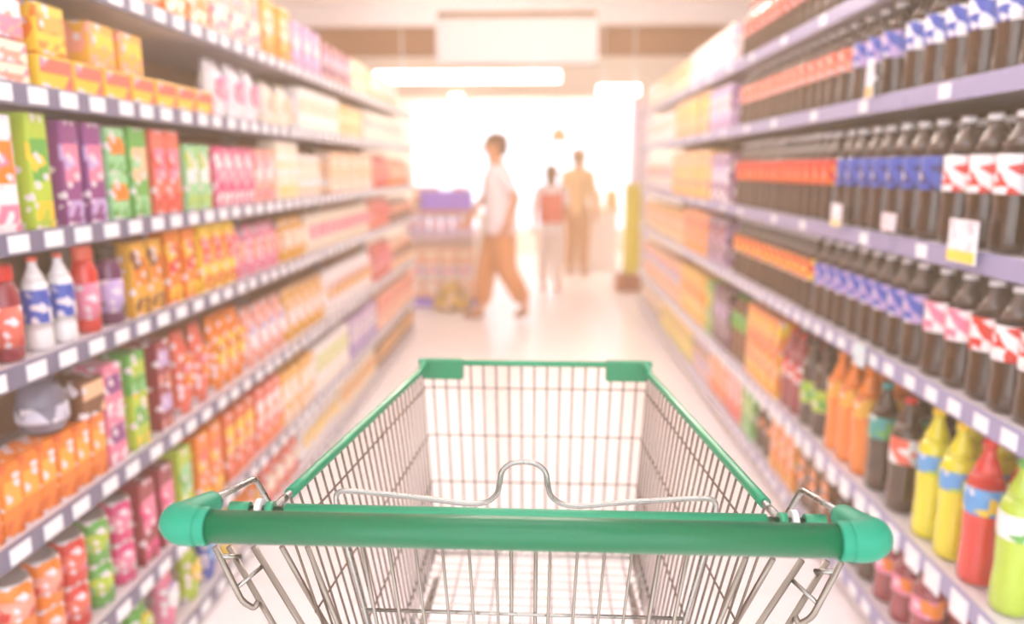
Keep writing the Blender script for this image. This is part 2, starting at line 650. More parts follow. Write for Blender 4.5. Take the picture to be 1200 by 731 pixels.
def product(kind, dims, cols, x, y, z, rz, label, group, full, extra=None):
    fn, name, cat = KIND[kind]
    key = (kind, dims, cols, full, tuple(sorted((extra or {}).items())))
    if key not in _proto:
        parts = fn(*dims, *cols, **(extra or {}))
        if full:
            b = MB(); parts[0][1](b)
            o = b.build(name)
            for pn, pf in parts[1:]:
                b = MB(); pf(b); b.build(pn, o)
            kids = [c for c in COL.objects if c.parent is o]
            KIDS[o.name] = kids
        else:
            b = MB()
            for pn, pf in parts:
                pf(b)
            o = b.build(name)
            KIDS[o.name] = []
        _proto[key] = o
    else:
        o = copy_tree(_proto[key])
    o.location = (x, y, z)
    o.rotation_euler = (0, 0, rz)
    tag(o, label, cat, group)
    return o


L_NAME = ['top shelf', 'second shelf', 'third shelf', 'fourth shelf', 'fifth shelf', 'sixth shelf', 'bottom shelf']
R_NAME = ['top shelf', 'second shelf', 'third shelf', 'fourth shelf', 'fifth shelf', 'bottom shelf']


def yl(px): return 962.0 / max(632 - px, 40)
def yr(px): return 955.0 / max(px - 632, 40)


def lay(side, row, p0, p1, kind, dims, cols, desc, gap=0.004, stack=1, zoff=0.0, depth2=False, extra=None, xoff=0.0):
    if kind == 'cola': gap = 0.001
    """fill the stretch of a shelf seen between photo columns p0 and p1 with one sort of product"""
    if side == 'L':
        ya, yb = sorted((yl(p0), yl(p1)))
        z, nm, X, rz, sn = L_LEV[row], L_NAME[row], LX - 0.016 - xoff, PI / 2, 'grocery'
    else:
        ya, yb = sorted((yr(p0), yr(p1)))
        z, nm, X, rz, sn = R_LEV[row], R_NAME[row], RX + 0.016 + xoff, -PI / 2, 'drinks'
    w = dims[0]
    ya, yb = ya + 0.004, yb - 0.004
    n = max(1, int((yb - ya) / (w + gap)))
    pitch = (yb - ya) / n
    label = '%s on the %s, %s shelving' % (desc, nm, sn)
    group = desc + ', ' + nm + ' of the ' + sn + ' shelving'
    for k in range(n):
        yy = ya + (k + 0.5) * pitch
        full = yy < 3.0
        rr = R(random.uniform(-1.5, 1.5))
        for s in range(stack):
            product(kind, dims, cols, X - (random.uniform(0, .006) if side == 'L' else -random.uniform(0, .006)), yy, z + 0.0005 + zoff + s * (dims[1] + 0.0005), rz + rr, label, group, full, extra)
            if depth2:
                dx = dims[2] + 0.012
                product(kind, dims, cols, X + (-dx if side == 'L' else dx), yy, z + 0.0005 + zoff + s * (dims[1] + 0.0005), rz + R(random.uniform(-1, 1)),
                        'rear-rank ' + label, group + ', rear rank', False, extra)


def fill(side, row, specs, **kw):
    for s in specs:
        a = dict(kw)
        if len(s) > 6: a.update(s[6])
        lay(side, row, s[0], s[1], s[2], s[3], s[4], s[5], **a)


S7 = (0.075, 0.2, 0.07)
# ---- grocery shelving (colourful cartons, boxes, packets)
fill('L', 0, [
    (120, 205, 'box', (0.12, 0.26, 0.16), ('salmon', 'cream', 'orange'), 'tall salmon box with cream label'),
    (205, 262, 'box', (0.13, 0.23, 0.16), ('orange', 'yellow', 'cream'), 'orange box with yellow label'),
    (262, 318, 'box', (0.12, 0.25, 0.16), ('cream', 'salmon', 'pink'), 'cream box with salmon label'),
    (318, 352, 'box', (0.12, 0.22, 0.16), ('gold', 'cream', 'orange'), 'golden box with cream label'),
    (352, 385, 'box', (0.12, 0.20, 0.16), ('lilac', 'white', 'pink'), 'lilac box with white label'),
    (385, 418, 'box', (0.12, 0.18, 0.16), ('plum', 'lilac', 'salmon'), 'plum box with lilac label'),
    (418, 436, 'box', (0.12, 0.18, 0.16), ('cream', 'peach', 'gold'), 'cream box with peach label'),
    (438, 470, 'box', (0.13, 0.17, 0.16), ('peach', 'white', 'salmon'), 'peach box with white label'),
])
fill('L', 1, [
    (-60, 52, 'flat', (0.105, 0.045, 0.2), ('salmon', 'cream', 'pink'), 'flat salmon box with cream stripe', dict(stack=2)),
    (54, 258, 'flat', (0.12, 0.075, 0.2), ('yellow', 'coral', 'pink'), 'flat yellow box with coral top stripe'),
    (-60, 48, 'box', (0.10, 0.10, 0.14), ('pink', 'white', 'salmon'), 'small pink box stacked on flat salmon boxes', dict(zoff=0.093)),
    (50, 98, 'box', (0.105, 0.105, 0.14), ('yellow', 'gold', 'orange'), 'small golden yellow box on the flat yellow boxes', dict(zoff=0.077)),
    (114, 182, 'box', (0.11, 0.10, 0.14), ('gold', 'yellow', 'salmon'), 'small gold and salmon box on the flat yellow boxes', dict(zoff=0.077)),
    (260, 318, 'pouch', (0.12, 0.20, 0.10), ('white', 'pink', 'lilac'), 'white packet with pink badge'),
    (322, 352, 'pouch', (0.12, 0.18, 0.10), ('cream', 'peach', 'white'), 'cream packet with peach badge'),
    (356, 402, 'box', (0.10, 0.19, 0.12), ('white', 'peach', 'cream'), 'white box with peach label'),
    (402, 428, 'box', (0.10, 0.17, 0.12), ('gold', 'lime', 'cream'), 'gold box with lime label'),
    (430, 475, 'box', (0.12, 0.18, 0.12), ('cream', 'salmon', 'white'), 'cream box with salmon label'),
])
fill('L', 2, [
    (-70, 20, 'carton', (0.07, 0.235, 0.07), ('white', 'orange', 'pink'), 'white carton with orange label'),
    (22, 64, 'carton', (0.066, 0.245, 0.07), ('lime', 'green', 'yellow'), 'lime carton with green label'),
    (66, 124, 'carton', (0.068, 0.235, 0.07), ('purple', 'pink', 'lilac'), 'purple carton with pink label'),
    (126, 150, 'carton', (0.085, 0.115, 0.07), ('mint', 'orange', 'green'), 'short mint carton with orange label', dict(stack=2)),
    (151, 178, 'carton', (0.085, 0.235, 0.07), ('green', 'peach', 'mint'), 'tall green carton with peach label'),
    (180, 213, 'carton', (0.075, 0.235, 0.07), ('coral', 'pink', 'red'), 'coral carton with pink label'),
    (216, 250, 'carton', (0.08, 0.20, 0.07), ('mint', 'white', 'lime'), 'mint carton with white label'),
    (252, 300, 'carton', (0.085, 0.20, 0.07), ('hot', 'pink', 'white'), 'hot pink carton with pale label'),
    (301, 324, 'carton', (0.085, 0.20, 0.07), ('salmon', 'white', 'pink'), 'salmon carton with white label'),
    (326, 352, 'carton', (0.09, 0.24, 0.08), ('cream', 'white', 'yellow'), 'cream carton with white label'),
    (353, 378, 'carton', (0.09, 0.19, 0.08), ('white', 'cream', 'gold'), 'white carton with cream label'),
    (390, 438, 'carton', (0.09, 0.21, 0.08), ('peach', 'gold', 'white'), 'peach carton with gold label'),
    (440, 460, 'pouch', (0.11, 0.22, 0.10), ('red', 'coral', 'salmon'), 'red packet with coral badge'),
    (461, 484, 'pouch', (0.13, 0.20, 0.10), ('orange', 'peach', 'brown'), 'orange packet with peach badge'),
])
fill('L', 3, [
    (-70, 18, 'jar', (0.066, 0.20, 0.07), ('wine', 'coral', 'red'), 'wine-red jar with coral label'),
    (20, 82, 'tube', (0.055, 0.205, 0.07), ('white', 'blue', 'white'), 'slim white bottle with blue label', dict(extra=dict(cap='coral', clear=False, l0=0.3, l1=0.66))),
    (84, 116, 'jar', (0.062, 0.21, 0.07), ('red', 'pink', 'coral'), 'red jar with pink label'),
    (118, 140, 'jar', (0.07, 0.20, 0.07), ('plum', 'lilac', 'dark'), 'plum jar with lilac label'),
    (142, 184, 'carton', (0.075, 0.20, 0.07), ('gold', 'orange', 'brown'), 'gold carton with orange label'),
    (186, 226, 'carton', (0.075, 0.215, 0.07), ('orange', 'red', 'yellow'), 'orange carton with red label'),
    (228, 272, 'carton', (0.08, 0.215, 0.07), ('yellow', 'coral', 'red'), 'yellow carton with coral label'),
    (274, 330, 'pouch', (0.095, 0.19, 0.08), ('pink', 'salmon', 'cream'), 'pale pink packet with salmon badge'),
    (332, 362, 'pouch', (0.10, 0.19, 0.08), ('gold', 'cream', 'salmon'), 'gold packet with cream badge'),
    (364, 436, 'pouch', (0.10, 0.19, 0.08), ('cream', 'pink', 'gold'), 'cream packet with pink badge'),
    (440, 460, 'pouch', (0.11, 0.20, 0.10), ('coral', 'red', 'pink'), 'coral packet with red badge'),
    (461, 484, 'pouch', (0.13, 0.18, 0.10), ('brown', 'orange', 'peach'), 'brown packet with orange badge'),
])
fill('L', 4, [
    (-90, 92, 'box', (0.058, 0.155, 0.08), ('orange', 'gold', 'deep'), 'narrow orange box with gold label'),
    (66, 92, 'flat', (0.09, 0.09, 0.09), ('brown', 'peach', 'salmon'), 'brown box on top of narrow orange boxes', dict(zoff=0.157)),
    (94, 120, 'carton', (0.075, 0.13, 0.08), ('pink', 'purple', 'white'), 'short pink carton with purple label', dict(stack=2)),
    (122, 154, 'carton', (0.075, 0.15, 0.08), ('lime', 'green', 'yellow'), 'lime carton with green band'),
    (122, 154, 'carton', (0.075, 0.11, 0.08), ('green', 'lime', 'mint'), 'small green carton atop lime cartons', dict(zoff=0.152)),
    (156, 190, 'carton', (0.075, 0.13, 0.08), ('wine', 'lilac', 'salmon'), 'wine-red carton with lilac label', dict(stack=2)),
    (192, 238, 'pouch', (0.085, 0.26, 0.08), ('coral', 'orange', 'pink'), 'coral packet with orange badge'),
    (240, 280, 'pouch', (0.085, 0.26, 0.08), ('orange', 'yellow', 'deep'), 'orange packet with yellow badge'),
    (282, 330, 'pouch', (0.09, 0.23, 0.08), ('salmon', 'white', 'lilac'), 'salmon packet with white badge'),
    (332, 380, 'pouch', (0.10, 0.23, 0.08), ('gold', 'white', 'peach'), 'gold packet with white badge'),
    (382, 436, 'pouch', (0.10, 0.23, 0.08), ('white', 'gold', 'lilac'), 'white packet with gold badge'),
    (440, 460, 'pouch', (0.11, 0.25, 0.10), ('red', 'pink', 'coral'), 'red packet with pink badge'),
    (461, 484, 'pouch', (0.13, 0.22, 0.10), ('peach', 'brown', 'orange'), 'peach packet with brown badge'),
])
fill('L', 5, [
    (-60, 30, 'can', (0.075, 0.115, 0.075), ('orange', 'salmon', 'red'), 'orange tin with salmon label', dict(stack=2)),
    (32, 58, 'can', (0.075, 0.115, 0.075), ('red', 'coral', 'pink'), 'red tin with coral label', dict(stack=2)),
    (60, 98, 'can', (0.075, 0.115, 0.075), ('green', 'lime', 'mint'), 'green tin with lime label', dict(stack=2)),
    (100, 122, 'can', (0.075, 0.115, 0.075), ('hot', 'pink', 'white'), 'hot pink tin with white label', dict(stack=2)),
    (124, 176, 'carton', (0.075, 0.24, 0.08), ('wine', 'pink', 'hot'), 'wine carton with pink label'),
    (178, 200, 'carton', (0.075, 0.25, 0.08), ('lime', 'mint', 'green'), 'lime carton with mint label'),
    (202, 240, 'carton', (0.08, 0.25, 0.08), ('orange', 'coral', 'yellow'), 'orange carton with coral label'),
    (242, 282, 'carton', (0.08, 0.25, 0.08), ('deep', 'yellow', 'coral'), 'deep orange carton with yellow label'),
    (284, 316, 'carton', (0.08, 0.25, 0.08), ('coral', 'white', 'orange'), 'coral carton with white label'),
    (318, 360, 'carton', (0.10, 0.23, 0.08), ('gold', 'cream', 'white'), 'gold carton with cream label'),
    (362, 404, 'carton', (0.10, 0.23, 0.08), ('white', 'lime', 'cream'), 'white carton with lime label'),
    (406, 438, 'carton', (0.10, 0.23, 0.08), ('lilac', 'white', 'blue'), 'lilac carton with white label'),
    (440, 484, 'carton', (0.12, 0.24, 0.10), ('salmon', 'red', 'cream'), 'salmon carton with red label'),
])
fill('L', 6, [
    (60, 140, 'pouch', (0.085, 0.20, 0.08), ('green', 'lime', 'yellow'), 'green packet with lime badge'),
    (142, 180, 'pouch', (0.085, 0.20, 0.08), ('pink', 'white', 'lilac'), 'pink packet with white badge'),
    (182, 206, 'pouch', (0.085, 0.20, 0.08), ('lime', 'yellow', 'green'), 'lime packet with yellow badge'),
    (208, 228, 'pouch', (0.085, 0.20, 0.08), ('blue', 'sky', 'white'), 'blue packet with pale blue badge'),
    (230, 256, 'pouch', (0.085, 0.20, 0.08), ('yellow', 'lime', 'white'), 'yellow packet with lime badge'),
    (258, 290, 'pouch', (0.085, 0.20, 0.08), ('orange', 'gold', 'coral'), 'orange packet with golden badge'),
    (292, 340, 'pouch', (0.095, 0.19, 0.08), ('coral', 'cream', 'orange'), 'coral packet with cream badge'),
    (342, 390, 'pouch', (0.10, 0.19, 0.08), ('white', 'yellow', 'lilac'), 'white packet with yellow badge'),
    (392, 438, 'pouch', (0.11, 0.19, 0.08), ('cream', 'gold', 'salmon'), 'cream packet with gold badge'),
    (440, 484, 'pouch', (0.13, 0.20, 0.08), ('brown', 'gold', 'peach'), 'brown packet with gold badge'),
])
# grey rounded tub on the narrow orange boxes
b = MB()
b.lathe([(0.036, 0), (0.046, 0.012), (0.052, 0.05), (0.05, 0.085), (0.036, 0.112), (0.02, 0.12)], plain((120, 114, 130), 0.35, 0, 0.4), 24)
o = b.build('plastic_tub')
tag(o, 'rounded grey plastic tub standing on the narrow orange boxes', 'tub')
MB().lathe([(0.0535, 0.03), (0.0545, 0.034), (0.0535, 0.066)], printed((206, 200, 214), (120, 114, 130), 30, 0.2), 24).build('label', o)
MB().lathe([(0.03, 0.116), (0.03, 0.128), (0.026, 0.131)], plain((90, 84, 100), 0.4), 20).build('lid', o)
o.location = (LX - 0.068, yl(40), L_LEV[4] + 0.1575)

# ---- drinks shelving (dark bottles with coloured labels)
BOT = (0.093, 0.315, 0.093)
BOTs = (0.093, 0.27, 0.093)
cola = dict(cap='white', l0=0.42, l1=0.70)
colar = dict(cap='red', l0=0.42, l1=0.70)
colab = dict(cap='blue', l0=0.42, l1=0.70)
fill('R', 0, [
    (1040, 1240, 'cola', BOTs, ('dark', 'sky', 'blue'), 'dark cola bottle with light blue label', dict(extra=colab)),
    (985, 1036, 'cola', BOTs, ('dark', 'lilac', 'red'), 'dark cola bottle with lilac label', dict(extra=cola)),
    (862, 985, 'cola', BOTs, ('dark', 'coral', 'red'), 'dark cola bottle with coral label', dict(extra=colar)),
    (806, 856, 'box', (0.13, 0.22, 0.12), ('white', 'cream', 'lilac'), 'white box with cream label'),
    (760, 805, 'box', (0.15, 0.20, 0.12), ('cream', 'peach', 'gold'), 'cream box with peach label'),
])
fill('R', 1, [
    (1042, 1240, 'cola', BOTs, ('dark', 'blue', 'white'), 'dark cola bottle with blue and white label', dict(extra=colab, depth2=True)),
    (986, 1036, 'cola', BOTs, ('dark', 'blue', 'lilac'), 'dark cola bottle with blue and lilac label', dict(extra=cola, depth2=True)),
    (864, 985, 'cola', BOTs, ('dark', 'coral', 'salmon'), 'dark cola bottle with coral and salmon label', dict(extra=cola, depth2=True)),
    (832, 856, 'box', (0.12, 0.24, 0.12), ('lilac', 'white', 'purple'), 'lilac box with white label'),
    (792, 831, 'box', (0.13, 0.26, 0.12), ('gold', 'yellow', 'orange'), 'tall gold box with yellow label'),
    (760, 791, 'box', (0.14, 0.22, 0.12), ('white', 'peach', 'cream'), 'white box with peach label'),
])
fill('R', 2, [
    (1192, 1245, 'cola', BOT, ('dark', 'sky', 'blue'), 'dark bottle with sky blue label', dict(extra=colab, depth2=True)),
    (1096, 1190, 'cola', BOT, ('dark', 'white', 'red'), 'dark cola bottle with white and red label', dict(extra=cola, depth2=True)),
    (978, 1094, 'cola', BOT, ('dark', 'blue', 'navy'), 'dark cola bottle with blue label', dict(extra=cola, depth2=True)),
    (864, 976, 'cola', BOT, ('dark', 'red', 'orange'), 'dark cola bottle with red and orange label', dict(extra=cola, depth2=True)),
    (836, 856, 'box', (0.12, 0.27, 0.12), ('purple', 'lilac', 'white'), 'purple box with lilac label'),
    (790, 835, 'box', (0.13, 0.30, 0.12), ('orange', 'gold', 'yellow'), 'tall orange box with gold label'),
    (760, 789, 'box', (0.14, 0.26, 0.12), ('cream', 'orange', 'lilac'), 'cream box with orange label'),
])
B4 = (0.091, 0.285, 0.091)
fill('R', 3, [
    (1176, 1245, 'cola', B4, ('dark', 'white', 'red'), 'dark cola bottle with white and red label', dict(extra=cola, depth2=True)),
    (1150, 1174, 'cola', B4, ('dark', 'red', 'white'), 'dark cola bottle with bright red label', dict(extra=cola, depth2=True)),
    (1092, 1148, 'cola', B4, ('dark', 'pink', 'white'), 'dark cola bottle with pink label', dict(extra=cola, depth2=True)),
    (962, 1090, 'cola', B4, ('dark', 'blue', 'lilac'), 'dark cola bottle with blue and lilac label', dict(extra=cola, depth2=True)),
    (866, 960, 'cola', B4, ('dark', 'red', 'yellow'), 'dark cola bottle with red and yellow label', dict(extra=cola, depth2=True)),
    (836, 858, 'box', (0.12, 0.26, 0.12), ('plum', 'wine', 'lilac'), 'plum box with wine-red label'),
    (806, 835, 'box', (0.12, 0.27, 0.12), ('orange', 'coral', 'gold'), 'orange box with coral label'),
    (760, 805, 'box', (0.14, 0.24, 0.12), ('gold', 'orange', 'cream'), 'gold box with orange label'),
])
T = (0.085, 0.36, 0.085)
fill('R', 4, [
    (1196, 1250, 'bottle', T, ('lime', 'white', 'green'), 'lime drink bottle with white label', dict(extra=dict(cap='green', clear=False, l0=0.5, l1=0.66))),
    (1164, 1196, 'bottle', T, ('red', 'sky', 'yellow'), 'red drink bottle with blue and yellow label', dict(extra=dict(cap='red', clear=False, l0=0.5, l1=0.68), depth2=True)),
    (1100, 1162, 'bottle', T, ('acid', 'sky', 'lime'), 'yellow drink bottle with blue label and yellow cap', dict(extra=dict(cap='yellow', clear=False, l0=0.52, l1=0.66), depth2=True)),
    (1060, 1098, 'cola', (0.088, 0.34, 0.088), ('dark', 'coral', 'white'), 'dark bottle with coral and white label', dict(extra=dict(cap='red', clear=False, l0=0.44, l1=0.66), depth2=True)),
    (1040, 1059, 'cola', (0.088, 0.34, 0.088), ('dark', 'teal', 'green'), 'dark bottle with teal label', dict(extra=dict(cap='teal', clear=False, l0=0.5, l1=0.7), depth2=True)),
    (986, 1038, 'bottle', (0.088, 0.35, 0.088), ('orange', 'gold', 'deep'), 'orange soda bottle with gold label and orange cap', dict(extra=dict(cap='orange', clear=False, l0=0.55, l1=0.74), depth2=True)),
    (954, 984, 'cola', (0.088, 0.34, 0.088), ('dark', 'lime', 'green'), 'dark bottle with lime label', dict(extra=dict(cap='dark', clear=False, l0=0.28, l1=0.52), depth2=True)),
    (930, 953, 'bottle', (0.085, 0.33, 0.085), ('wine', 'red', 'white'), 'wine-red bottle with red label', dict(extra=dict(cap='red', clear=False), depth2=True)),
    (888, 929, 'carton', (0.09, 0.34, 0.09), ('orange', 'deep', 'yellow'), 'tall orange carton with deep orange label'),
    (868, 887, 'bottle', (0.088, 0.33, 0.088), ('brown', 'green', 'lime'), 'brown bottle with green label', dict(extra=dict(cap='green', clear=False, l0=0.5, l1=0.75))),
    (846, 866, 'carton', (0.11, 0.32, 0.10), ('plum', 'lilac', 'dark'), 'plum carton with lilac label'),
    (836, 845, 'carton', (0.11, 0.32, 0.10), ('lime', 'yellow', 'green'), 'lime carton with yellow label'),
    (806, 835, 'carton', (0.11, 0.32, 0.10), ('yellow', 'orange', 'gold'), 'yellow carton with orange label'),
    (760, 805, 'carton', (0.13, 0.30, 0.10), ('orange', 'lilac', 'cream'), 'orange carton with lilac label'),
])
Bq = (0.085, 0.235, 0.085)
fill('R', 5, [
    (1060, 1140, 'bottle', Bq, ('wine', 'pink', 'orange'), 'wine-red bottle with pink label', dict(extra=dict(cap='red', clear=False), depth2=True)),
    (1010, 1058, 'cola', Bq, ('dark', 'salmon', 'pink'), 'dark bottle with salmon label', dict(extra=dict(cap='white', clear=False), depth2=True)),
    (962, 1008, 'carton', (0.085, 0.23, 0.08), ('brown', 'orange', 'dark'), 'brown carton with orange label'),
    (926, 960, 'carton', (0.085, 0.24, 0.08), ('orange', 'salmon', 'gold'), 'orange carton with salmon label'),
    (904, 924, 'cola', Bq, ('dark', 'brown', 'orange'), 'dark bottle with brown label', dict(extra=dict(cap='orange', clear=False))),
    (888, 903, 'carton', (0.09, 0.24, 0.08), ('green', 'lime', 'mint'), 'green carton with lime label'),
    (868, 887, 'carton', (0.09, 0.24, 0.08), ('coral', 'white', 'red'), 'coral carton with white label'),
    (846, 867, 'carton', (0.09, 0.24, 0.08), ('orange', 'peach', 'deep'), 'orange carton with peach label'),
    (824, 845, 'carton', (0.11, 0.24, 0.08), ('lilac', 'brown', 'peach'), 'lilac carton with brown label'),
    (784, 823, 'carton', (0.12, 0.24, 0.08), ('yellow', 'gold', 'lime'), 'yellow carton with gold label'),
    (760, 783, 'carton', (0.13, 0.22, 0.08), ('brown', 'peach', 'cream'), 'brown carton with peach label'),
])


def shelf_sign(px, py, w, h, label, c=(246, 242, 246), bottom=None):
    y = yr(px)
    p = W(px, py, y)
    z = p.z - h / 2
    o = MB().box(-0.002, 0.002, -w / 2, w / 2, 0, h, printed(c, (222, 206, 214), 60, 0.2), 0.001).build('shelf_sign')
    tag(o, label, 'sign')
    if bottom:
        MB().box(-0.0032, -0.0018, -w / 2 + 0.002, w / 2 - 0.002, 0.003, h * 0.28, plain(bottom, 0.5)).build('colour_strip', o)
    MB().box(-0.001, 0.016, -0.008, 0.008, h * 0.45, h * 0.55, M_tag).build('clip', o)
    o.location = (RX - 0.024, y, z)


shelf_sign(1003, 252, 0.085, 0.075, 'white price card clipped to the third rail between blue and red bottles', bottom=(250, 224, 150))
shelf_sign(1068, 260, 0.085, 0.05, 'small white price card clipped under dark blue-label bottles', c=(240, 220, 226))
shelf_sign(1161, 283, 0.12, 0.1, 'largest white price card with yellow strip, beneath white and red labels', bottom=(250, 220, 90))
shelf_sign(1046, 416, 0.075, 0.07, 'pale teal price card clipped to the fourth rail of the drinks shelving', c=(206, 232, 234))
shelf_sign(1031, 92, 0.05, 0.11, 'narrow hanging price card with gold strip beside the blue-label bottles', bottom=(236, 190, 110))

# ------------------------------------------------------------------ far end of the shop
# hanging sign box
p = W(606, 48, 6.6)
o = empty('hanging_sign', p)
tag(o, 'blank white sign box hanging from the ceiling above the aisle end', 'sign')
b = MB().box(-0.66, 0.66, -0.09, 0.09, -0.19, 0.17, plain((196, 190, 194), 0.6), 0.01)
b.build('sign_board', o)
MB().box(-0.64, 0.64, -0.09, 0.07, 0.171, 0.215, plain((110, 74, 48), 0.6)).build('top_channel', o)
b = MB()
for sx in (-0.55, 0.55):
    b.tube([(sx, 0, 0.2), (sx, 0, CEIL - p.z)], 0.006, M_white_pl, 8)
b.build('hanging_rod', o)

# promotional bin with purple header and purple plinth
o = empty('display_stand', (-1.0, 8.0, 0))
tag(o, 'promotional stand with purple header and purple plinth beside the walking man', 'stand')
MB().box(-0.36, 0.36, -0.25, 0.25, 0, 0.09, plain((120, 90, 214), 0.5), 0.008).build('plinth', o)
MB().box(-0.34, 0.34, -0.10, 0.23, 0.09, 0.7, plain((240, 218, 208), 0.6), 0.01).build('bin', o)
MB().box(-0.36, 0.36, -0.25, 0.25, 0.70, 0.74, plain((224, 196, 214), 0.5), 0.006).build('tray', o)
b = MB()
for sx in (-0.27, 0.27):
    b.tube([(sx, 0.1, 0.74), (sx, 0.1, 1.0)], 0.01, M_white_pl, 8)
b.build('post', o)
MB().box(-0.24, 0.30, 0.07, 0.12, 0.97, 1.17, plain((150, 110, 232), 0.5), 0.006).build('header', o)
for i in range(6):
    product('pouch', (0.10, 0.20, 0.09), ('lilac', 'pink', 'white'), -1.29 + i * 0.115, 7.80, 0.7405, 0, 'pale lilac packet standing on the promotional stand', 'packets on the promotional stand', False)
for iz in range(3):
    for ix in range(4):
        cc = (('peach', 'white', 'salmon'), ('cream', 'pink', 'lilac'), ('salmon', 'cream', 'peach'))[iz]
        product('box', (0.16, 0.17, 0.11), cc, -1.255 + ix * 0.17, 7.775, 0.0905 + iz * 0.1715, 0, ('peach box with white label in the bottom row of the promotional stand', 'cream box with pink label in the middle row of the promotional stand', 'salmon box with cream label in the upper row of the promotional stand')[iz], 'boxes on the promotional stand, row %s' % ('one', 'two', 'three')[iz], False)
# olive sack and box in front of stand
b = MB().lathe([(0.12, 0), (0.19, 0.03), (0.2, 0.12), (0.14, 0.21), (0.06, 0.26), (0.08, 0.30)], printed((196, 150, 50), (150, 110, 40), 12, 0.4), 20, sx=1.0, sy=0.7)
o = b.build('grocery_sack'); tag(o, 'golden brown sack leaning by the purple stand plinth', 'sack'); o.location = (-0.86, 7.56, 0.0)
# second low gondola behind
o = empty('display_table', (-1.15, 9.4, 0))
tag(o, 'pale table stacked with orange boxes behind the promotional stand', 'table')
MB().box(-0.5, 0.5, -0.3, 0.3, 0.82, 0.86, plain((236, 220, 206), 0.5), 0.005).build('tabletop', o)
for sx in (-0.45, 0.45):
    for sy in (-0.25, 0.25):
        MB().box(sx - 0.02, sx + 0.02, sy - 0.02, sy + 0.02, 0, 0.82, M_up).build('leg', o)
for i, (dx, dz) in enumerate(((-0.36, 0), (-0.2, 0), (-0.04, 0), (0.12, 0), (0.28, 0), (-0.28, 0.16), (-0.12, 0.16), (0.2, 0.16))):
    product('box', (0.15, 0.158, 0.14), ('orange', 'cream', 'brown'), -1.15 + dx, 9.2, 0.861 + dz, 0, 'orange box with cream label stacked on the pale table', 'orange boxes on the pale table', False)

# yellow display column with red-brown base
p = W(738, 330, 8.9)
o = empty('display_column', (p.x, 8.9, 0))
tag(o, 'narrow yellow display column on a red-brown base by the drinks shelving', 'display')
MB().box(-0.17, 0.12, -0.14, 0.14, 0, 0.2, plain((150, 64, 36), 0.5), 0.01).build('base', o)
MB().box(-0.08, 0.1, -0.09, 0.09, 0.2, 1.2, plain((226, 206, 40), 0.45), 0.015).build('column_panel', o)
MB().box(-0.09, 0.11, -0.1, 0.1, 1.2, 1.23, plain((240, 226, 120), 0.45), 0.006).build('cap', o)
# lavender pillar
p = W(750, 160, 9.9)
tag(MB().box(p.x - 0.1, p.x + 0.12, 9.8, 10.0, 0, CEIL, plain((236, 222, 246), 0.6)).build('pillar'), 'pale lavender pillar rising to the ceiling behind yellow column', 'pillar')

# checkout counter with screen
o = empty('checkout_counter', (0.78, 11.0, 0))
tag(o, 'white checkout counter in front of the bright shop window', 'counter')
MB().box(-0.45, 0.3, -0.3, 0.3, 0.0, 0.8, plain((246, 236, 228), 0.5), 0.01).build('cabinet', o)
MB().box(-0.5, 0.35, -0.34, 0.34, 0.8, 0.85, plain((232, 206, 176), 0.4), 0.008).build('worktop', o)
MB().tube([(-0.3, 0, 0.85), (-0.3, 0, 1.1)], 0.02, M_up, 10).build('screen_post', o)
MB().box(-0.48, -0.12, -0.02, 0.02, 1.1, 1.34, plain((190, 170, 190), 0.4), 0.008).build('screen', o)
for k, (dx, c, lab) in enumerate(((0.0, (250, 240, 236), 'white carrier bag at the back of the checkout counter'), (0.22, (238, 180, 110), 'tan carrier bag on the checkout counter'))):
    b = MB().lathe([(0.08, 0), (0.09, 0.02), (0.085, 0.2), (0.07, 0.25)], plain(c, 0.6), 16, sx=1, sy=0.6, power=4)
    b.tube(smooth_path([(-0.03, 0, 0.25), (-0.02, 0, 0.32), (0.02, 0, 0.32), (0.03, 0, 0.25)], 4), 0.004, plain(c, 0.6), 6)
    q = b.build('carrier_bag'); q.location = (0.8 + dx, 10.95, 0.851); tag(q, lab, 'bag')
# amber pendant
p = W(655, 157, 10.6)
o = empty('pendant_lamp', p); tag(o, 'small amber pendant lamp hanging before the bright window', 'lamp')
MB().lathe([(0.12, -0.09), (0.11, -0.03), (0.06, 0.06), (0.02, 0.09)], plain((214, 150, 70), 0.5), 20).build('lamp_shade', o)
MB().tube([(0, 0, 0.09), (0, 0, CEIL - p.z)], 0.005, M_black, 6).build('cord', o)


# ------------------------------------------------------------------ people
def skin_mesh(name, verts, edges, radii, mat, sub=2, root=0):
    me = bpy.data.meshes.new(name)
    me.from_pydata(verts, edges, [])
    o = bpy.data.objects.new(name, me)
    COL.objects.link(o)
    sk = o.modifiers.new('skin', 'SKIN')
    sk.use_smooth_shade = True
    for i, r in enumerate(radii):
        d = me.skin_vertices[0].data[i]
        d.radius = r if isinstance(r, tuple) else (r, r)
        d.use_root = (i == root)
    sb = o.modifiers.new('sub', 'SUBSURF')
    sb.levels = sub; sb.render_levels = sub
    dg = bpy.context.evaluated_depsgraph_get()
    m2 = bpy.data.meshes.new_from_object(o.evaluated_get(dg))
    m2.name = name
    bpy.data.objects.remove(o)
    m2.materials.clear()
    m2.materials.append(mat)
    for p in m2.polygons:
        p.use_smooth = True
    return m2


class Skel:
    def __init__(s): s.v, s.e, s.r = [], [], []
    def add(s, p, r, parent=None):
        s.v.append(tuple(p)); s.r.append(r)
        if parent is not None: s.e.append((parent, len(s.v) - 1))
        return len(s.v) - 1
    def chain(s, parent, pts):
        for p, r in pts: parent = s.add(p, r, parent)
        return parent


SKIN = plain((206, 138, 98), 0.5)


